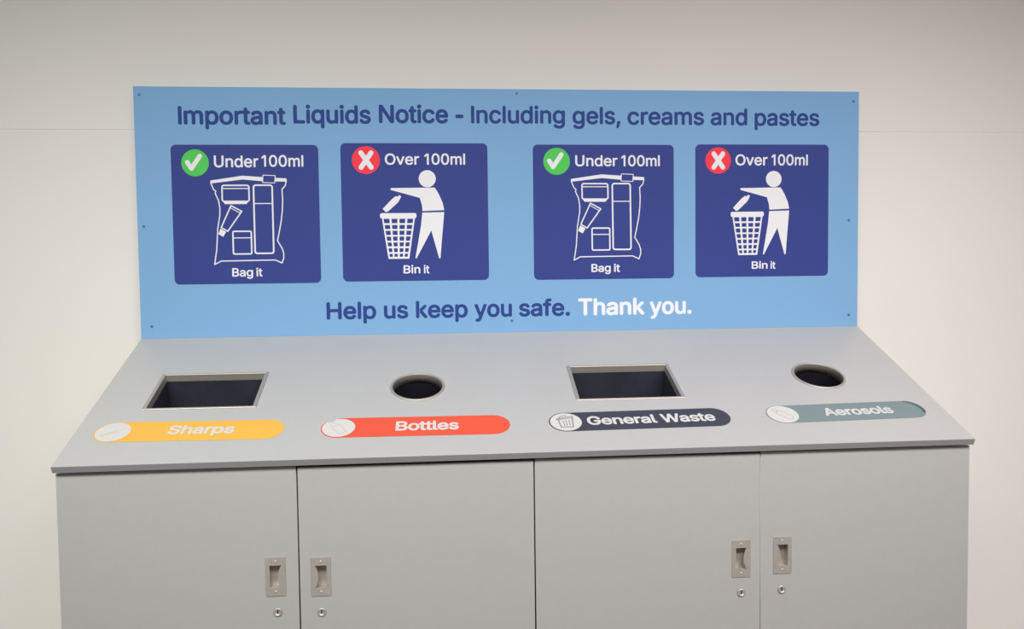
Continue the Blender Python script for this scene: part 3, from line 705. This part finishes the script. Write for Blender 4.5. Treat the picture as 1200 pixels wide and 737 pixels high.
def build_notice():
    root = thing('notice_board', 'wide light blue liquids notice board standing along the back of the worktop', 'sign', (0, D, Z0 + RISE))
    bm = bmesh.new()
    th = 0.012
    add_prism(bm, [(D, RISE + 0.0004), (D + th, RISE + th * TA + 0.0004), (D + th, RISE + HS), (D, RISE + HS)], F_SIDE, -1.2, 1.2)
    from_bm('board', bm, M['board'], root)
    W4 = 0.0004
    # heading and closing lines, each word a part
    def words(name, what, m, rows, cap_fat):
        for t, a, b, z, c in rows:
            flat(name, put(t, a, b, z, c, cap_fat, 0.035), F_SIGN, 0.0001, W4, m, root)['label'] = what % t.strip('.,')
    words('heading_word', 'navy heading word %s', M['navy'],
          (('Important', -1.0644, -0.7269, 0.6838, 0.7424), ('Liquids', -0.7030, -0.4551, 0.6885, 0.7478), ('Notice', -0.4294, -0.2039, 0.6908, 0.7502)), 0.043)
    words('heading_word', 'navy heading word %s', M['navy'],
          (('Including', -0.1292, 0.1827, 0.6909, 0.7490), ('gels,', 0.2079, 0.3698, 0.6898, 0.7473), ('creams', 0.3936, 0.6566, 0.6884, 0.7459),
           ('and', 0.6790, 0.8062, 0.6880, 0.7448), ('pastes', 0.8318, 1.0597, 0.6868, 0.7434)), 0.037)
    flat('heading_dash', [rounded(-0.1802, 0.7080, -0.1544, 0.7198, 0.004, 4)], F_SIGN, 0.0001, W4, M['navy'], root)['label'] = 'navy dash in the heading'
    words('closing_word', 'navy closing word %s', M['navy'],
          [(t, a, b, 0.0522, 0.1095) for t, a, b in (('Help', -0.6113, -0.4502), ('us', -0.4252, -0.3456), ('keep', -0.3203, -0.1489), ('you', -0.1264, -0.0016), ('safe.', 0.0222, 0.1942))], 0.042)
    words('closing_word', 'white closing word %s', M['white'], (('Thank', 0.2218, 0.4483, 0.0522, 0.1100), ('you.', 0.4674, 0.6118, 0.0522, 0.1095)), 0.046)
    # four pictogram panels
    idn = lambda x, z: (x, z)
    m3 = lambda x, z: (1.0352 * x - 0.0096 * z + 1.2089, -0.003 * x + 1.0031 * z - 0.0014)
    m4 = lambda x, z: (0.9803 * x - 0.0166 * z + 1.1779, 0.0071 * x + 0.9815 * z + 0.0083)
    spec = [
        (-1.0900, -0.6262, 0.1733, 0.6200, 'under', idn, (-1.0152, 0.5621, 0.0430), [('Under', -0.9563, -0.8166, 0.5480, 0.5856), ('100ml', -0.8066, -0.6743, 0.5498, 0.5870)],
         [('Bag', -0.9087, -0.8428, 0.1967, 0.2240), ('it', -0.8322, -0.8130, 0.1965, 0.2238)]),
        (-0.5552, -0.0768, 0.1762, 0.6259, 'over', idn, (-0.4737, 0.5710, 0.0452), [('Over', -0.4127, -0.3010, 0.5560, 0.5924), ('100ml', -0.2840, -0.1508, 0.5560, 0.5925)],
         [('Bin', -0.3583, -0.3035, 0.2005, 0.2274), ('it', -0.2920, -0.2735, 0.2003, 0.2272)]),
        (0.0740, 0.5512, 0.1742, 0.6222, 'under', m3, (0.1533, 0.5671, 0.0446), [('Under', 0.2159, 0.3589, 0.5507, 0.5874), ('100ml', 0.3719, 0.5032, 0.5507, 0.5874)],
         [('Bag', 0.2679, 0.3334, 0.1980, 0.2250), ('it', 0.3447, 0.3655, 0.1975, 0.2243)]),
        (0.6260, 1.0930, 0.1762, 0.6238, 'over', m4, (0.7046, 0.5697, 0.0440), [('Over', 0.7650, 0.8773, 0.5533, 0.5905), ('100ml', 0.8914, 1.0190, 0.5533, 0.5905)],
         [('Bin', 0.8222, 0.8782, 0.2025, 0.2280), ('it', 0.8885, 0.9060, 0.2020, 0.2275)]),
    ]
    for a, b, c, d, kind, f, (bu, bv, br), head, foot in spec:
        p = flat('pictogram_panel', [rounded(a, c, b, d, 0.016, 8)], F_SIGN, 0.0001, 0.0008, M['panel'], root)
        p['label'] = 'dark blue Under 100ml panel' if kind == 'under' else 'dark blue Over 100ml panel'
        badge(p, bu, bv, br, kind == 'under')
        for t, l, r, z, cz in head:
            flat('caption_word', put(t, l, r, z, cz, 0.027, 0.012), F_SIGN, 0.0008, 0.0012, M['white'], p)['label'] = 'white word ' + t
        for t, l, r, z, cz in foot:
            flat('footer_word', put(t, l, r, z, cz, 0.030, 0.012), F_SIGN, 0.0008, 0.0012, M['white'], p)['label'] = 'white word ' + t
        g = draw(bag_ops(f) if kind == 'under' else bin_ops(f), 0.0006)
        flat('pictogram', g, F_SIGN, 0.0008, 0.0012, M['white'], p)['label'] = 'white drawing of a clear bag of toiletries' if kind == 'under' else 'white drawing of a figure binning a bottle'
    for u, v in ((-1.1816, 0.7774), (-1.1806, 0.3603), (-1.1657, 0.0390), (0.0229, 0.7900), (-0.0018, 0.0384), (1.1802, 0.7707), (1.1665, 0.3663), (1.1690, 0.0395)):
        bm = bmesh.new()
        add_lathe(bm, [(0.0042, 0.0), (0.0042, 0.0008), (0.0026, 0.0020), (0.0003, 0.0022)], F_SIGN, u, v, 16)
        from_bm('screw', bm, M['screw'], root)


build_notice()


# ------------------------------------------------------------------ stickers on the worktop
def sticker(label, left, right, s, deg, ht, m, text, tl, tr, tb, tc, icon, icon_mat, disc=(0.047, 0.0, 0.0437), cut=None, flap=None):
    """LEFT..RIGHT on the slope at height S (middle), turned by DEG; text placed in slope metres"""
    cu = (left + right) / 2
    F = F_TOP @ Matrix.Translation((cu, s, 0)) @ Matrix.Rotation(math.radians(deg), 4, 'Z')
    hw, r = (right - left) / 2, ht / 2
    loc = F @ Vector((0, 0, 0))
    root = thing('waste_label', label, 'sticker', tuple(loc), 'waste labels on the worktop')
    body = [(-hw + r, -r)] + [(hw - r + r * math.sin(math.radians(x)), -r * math.cos(math.radians(x))) for x in range(0, 181, 9)] \
        + [(-hw + r - r * math.sin(math.radians(x)), r * math.cos(math.radians(x))) for x in range(0, 180, 9)]
    dc = (-hw + disc[0], disc[1])
    ops = [('+', body)]
    dops = [('+', circle(dc[0], dc[1], disc[2], 64))]
    if cut:
        ops.append(('-', cut))
        dops.append(('-', cut))
    flat('backing', draw(ops, 0.0008), F, 0.0002, 0.0006, m, root)
    flat('icon_disc', draw(dops, 0.0006), F, 0.0006, 0.0009, M['paper'], root)['label'] = 'white disc at the left end'
    flat('icon', draw([(o[0], [(dc[0] + x * disc[2], dc[1] + y * disc[2]) for x, y in o[1]], o[2] * disc[2], o[3]) for o in icon], 0.0005), F, 0.0009, 0.0011, icon_mat, root)
    words = text.split(' ')
    for w, a, b in zip(words, tl, tr):
        flat('lettering', put(w.replace('l', '|'), a - cu, b - cu, tb, tc, 0.045, 0.0, -30), F, 0.0006, 0.0009, M['paper'], root)['label'] = 'white bold word ' + w
    if flap:
        flat('overlap_crescent', draw(flap(hw, r), 0.0006), F, 0.0006, 0.0009, M['slate'], root)['label'] = 'darker crescent at the right end'


syringe = [('line', [(-0.62, -0.36), (0.05, -0.02)], 0.05, False), ('line', [(-0.44, -0.50), (-0.62, -0.20)], 0.06, False), ('line', [(-0.30, -0.36), (0.22, -0.04), (0.12, 0.14), (-0.40, -0.18)], 0.05, True),
           ('line', [(0.17, 0.05), (0.62, 0.34)], 0.035, False)]
flask = [('line', [(-0.52, 0.40), (-0.30, 0.55), (-0.02, 0.42), (0.52, -0.45), (0.10, -0.72), (-0.46, 0.12)], 0.035, True), ('line', [(-0.40, 0.10), (0.02, 0.36)], 0.03, False)]
basket = [('line', [(-0.45, 0.28), (-0.38, -0.62), (0.38, -0.62), (0.45, 0.38)], 0.075, False), ('line', [(-0.56, 0.26), (-0.50, 0.40), (0.46, 0.62), (0.50, 0.46)], 0.075, True),
          ('line', [(-0.38, 0.50), (-0.20, 0.68), (0.12, 0.74)], 0.06, False), ('line', [(-0.18, 0.12), (-0.14, -0.5)], 0.05, False), ('line', [(0.02, 0.18), (0.02, -0.5)], 0.05, False),
          ('line', [(0.22, 0.22), (0.20, -0.5)], 0.05, False)]
spray = [('line', [(-0.30, 0.34), (-0.06, 0.50), (0.58, -0.36), (0.46, -0.58), (0.22, -0.60), (-0.38, 0.10)], 0.05, True), ('line', [(-0.34, 0.22), (-0.58, 0.50), (-0.44, 0.64), (-0.12, 0.46)], 0.05, False)]

sticker('orange Sharps label with syringe icon, below the left square opening', -1.1498, -0.6600, 0.1465, -0.9, 0.0935, M['orange'], 'Sharps', [-0.9620], [-0.7900], -0.0155, 0.0265, syringe, M['line_orange'])
sticker('red Bottles label with a notched left end, below the left round opening', -0.5630, -0.0544, 0.1385, -0.6, 0.0945, M['vermilion'], 'Bottles', [-0.3640], [-0.1940], -0.0205, 0.0250, flask, M['line_pink'],
        cut=[(-0.2560, 0.060), (-0.2440, 0.0250), (-0.2270, 0.0270), (-0.2110, 0.0475), (-0.2110, 0.060)])
sticker('charcoal General Waste label with bin icon, below the right square opening', 0.0527, 0.5640, 0.1412, 0.7, 0.0930, M['charcoal'], 'General Waste', [0.1588, 0.3670], [0.3535, 0.5200], -0.0195, 0.0235, basket, M['line_grey'])
sticker('grey-green Aerosols label with spray can icon, below the right round opening', 0.6715, 1.1417, 0.1520, 1.4, 0.0900, M['teal'], 'Aerosols', [0.8400], [1.0450], -0.0170, 0.0225, spray, M['line_pale'],
        flap=lambda hw, r: [('+', [(hw - r + (r - .0004) * math.sin(math.radians(x)), (r - .0004) * math.cos(math.radians(x))) for x in range(6, 121, 6)]
                             + [(hw - r - 0.012 + r * 1.02 * math.sin(math.radians(x)), (r * 1.02) * math.cos(math.radians(x)) - 0.004) for x in range(110, 19, -6)])])
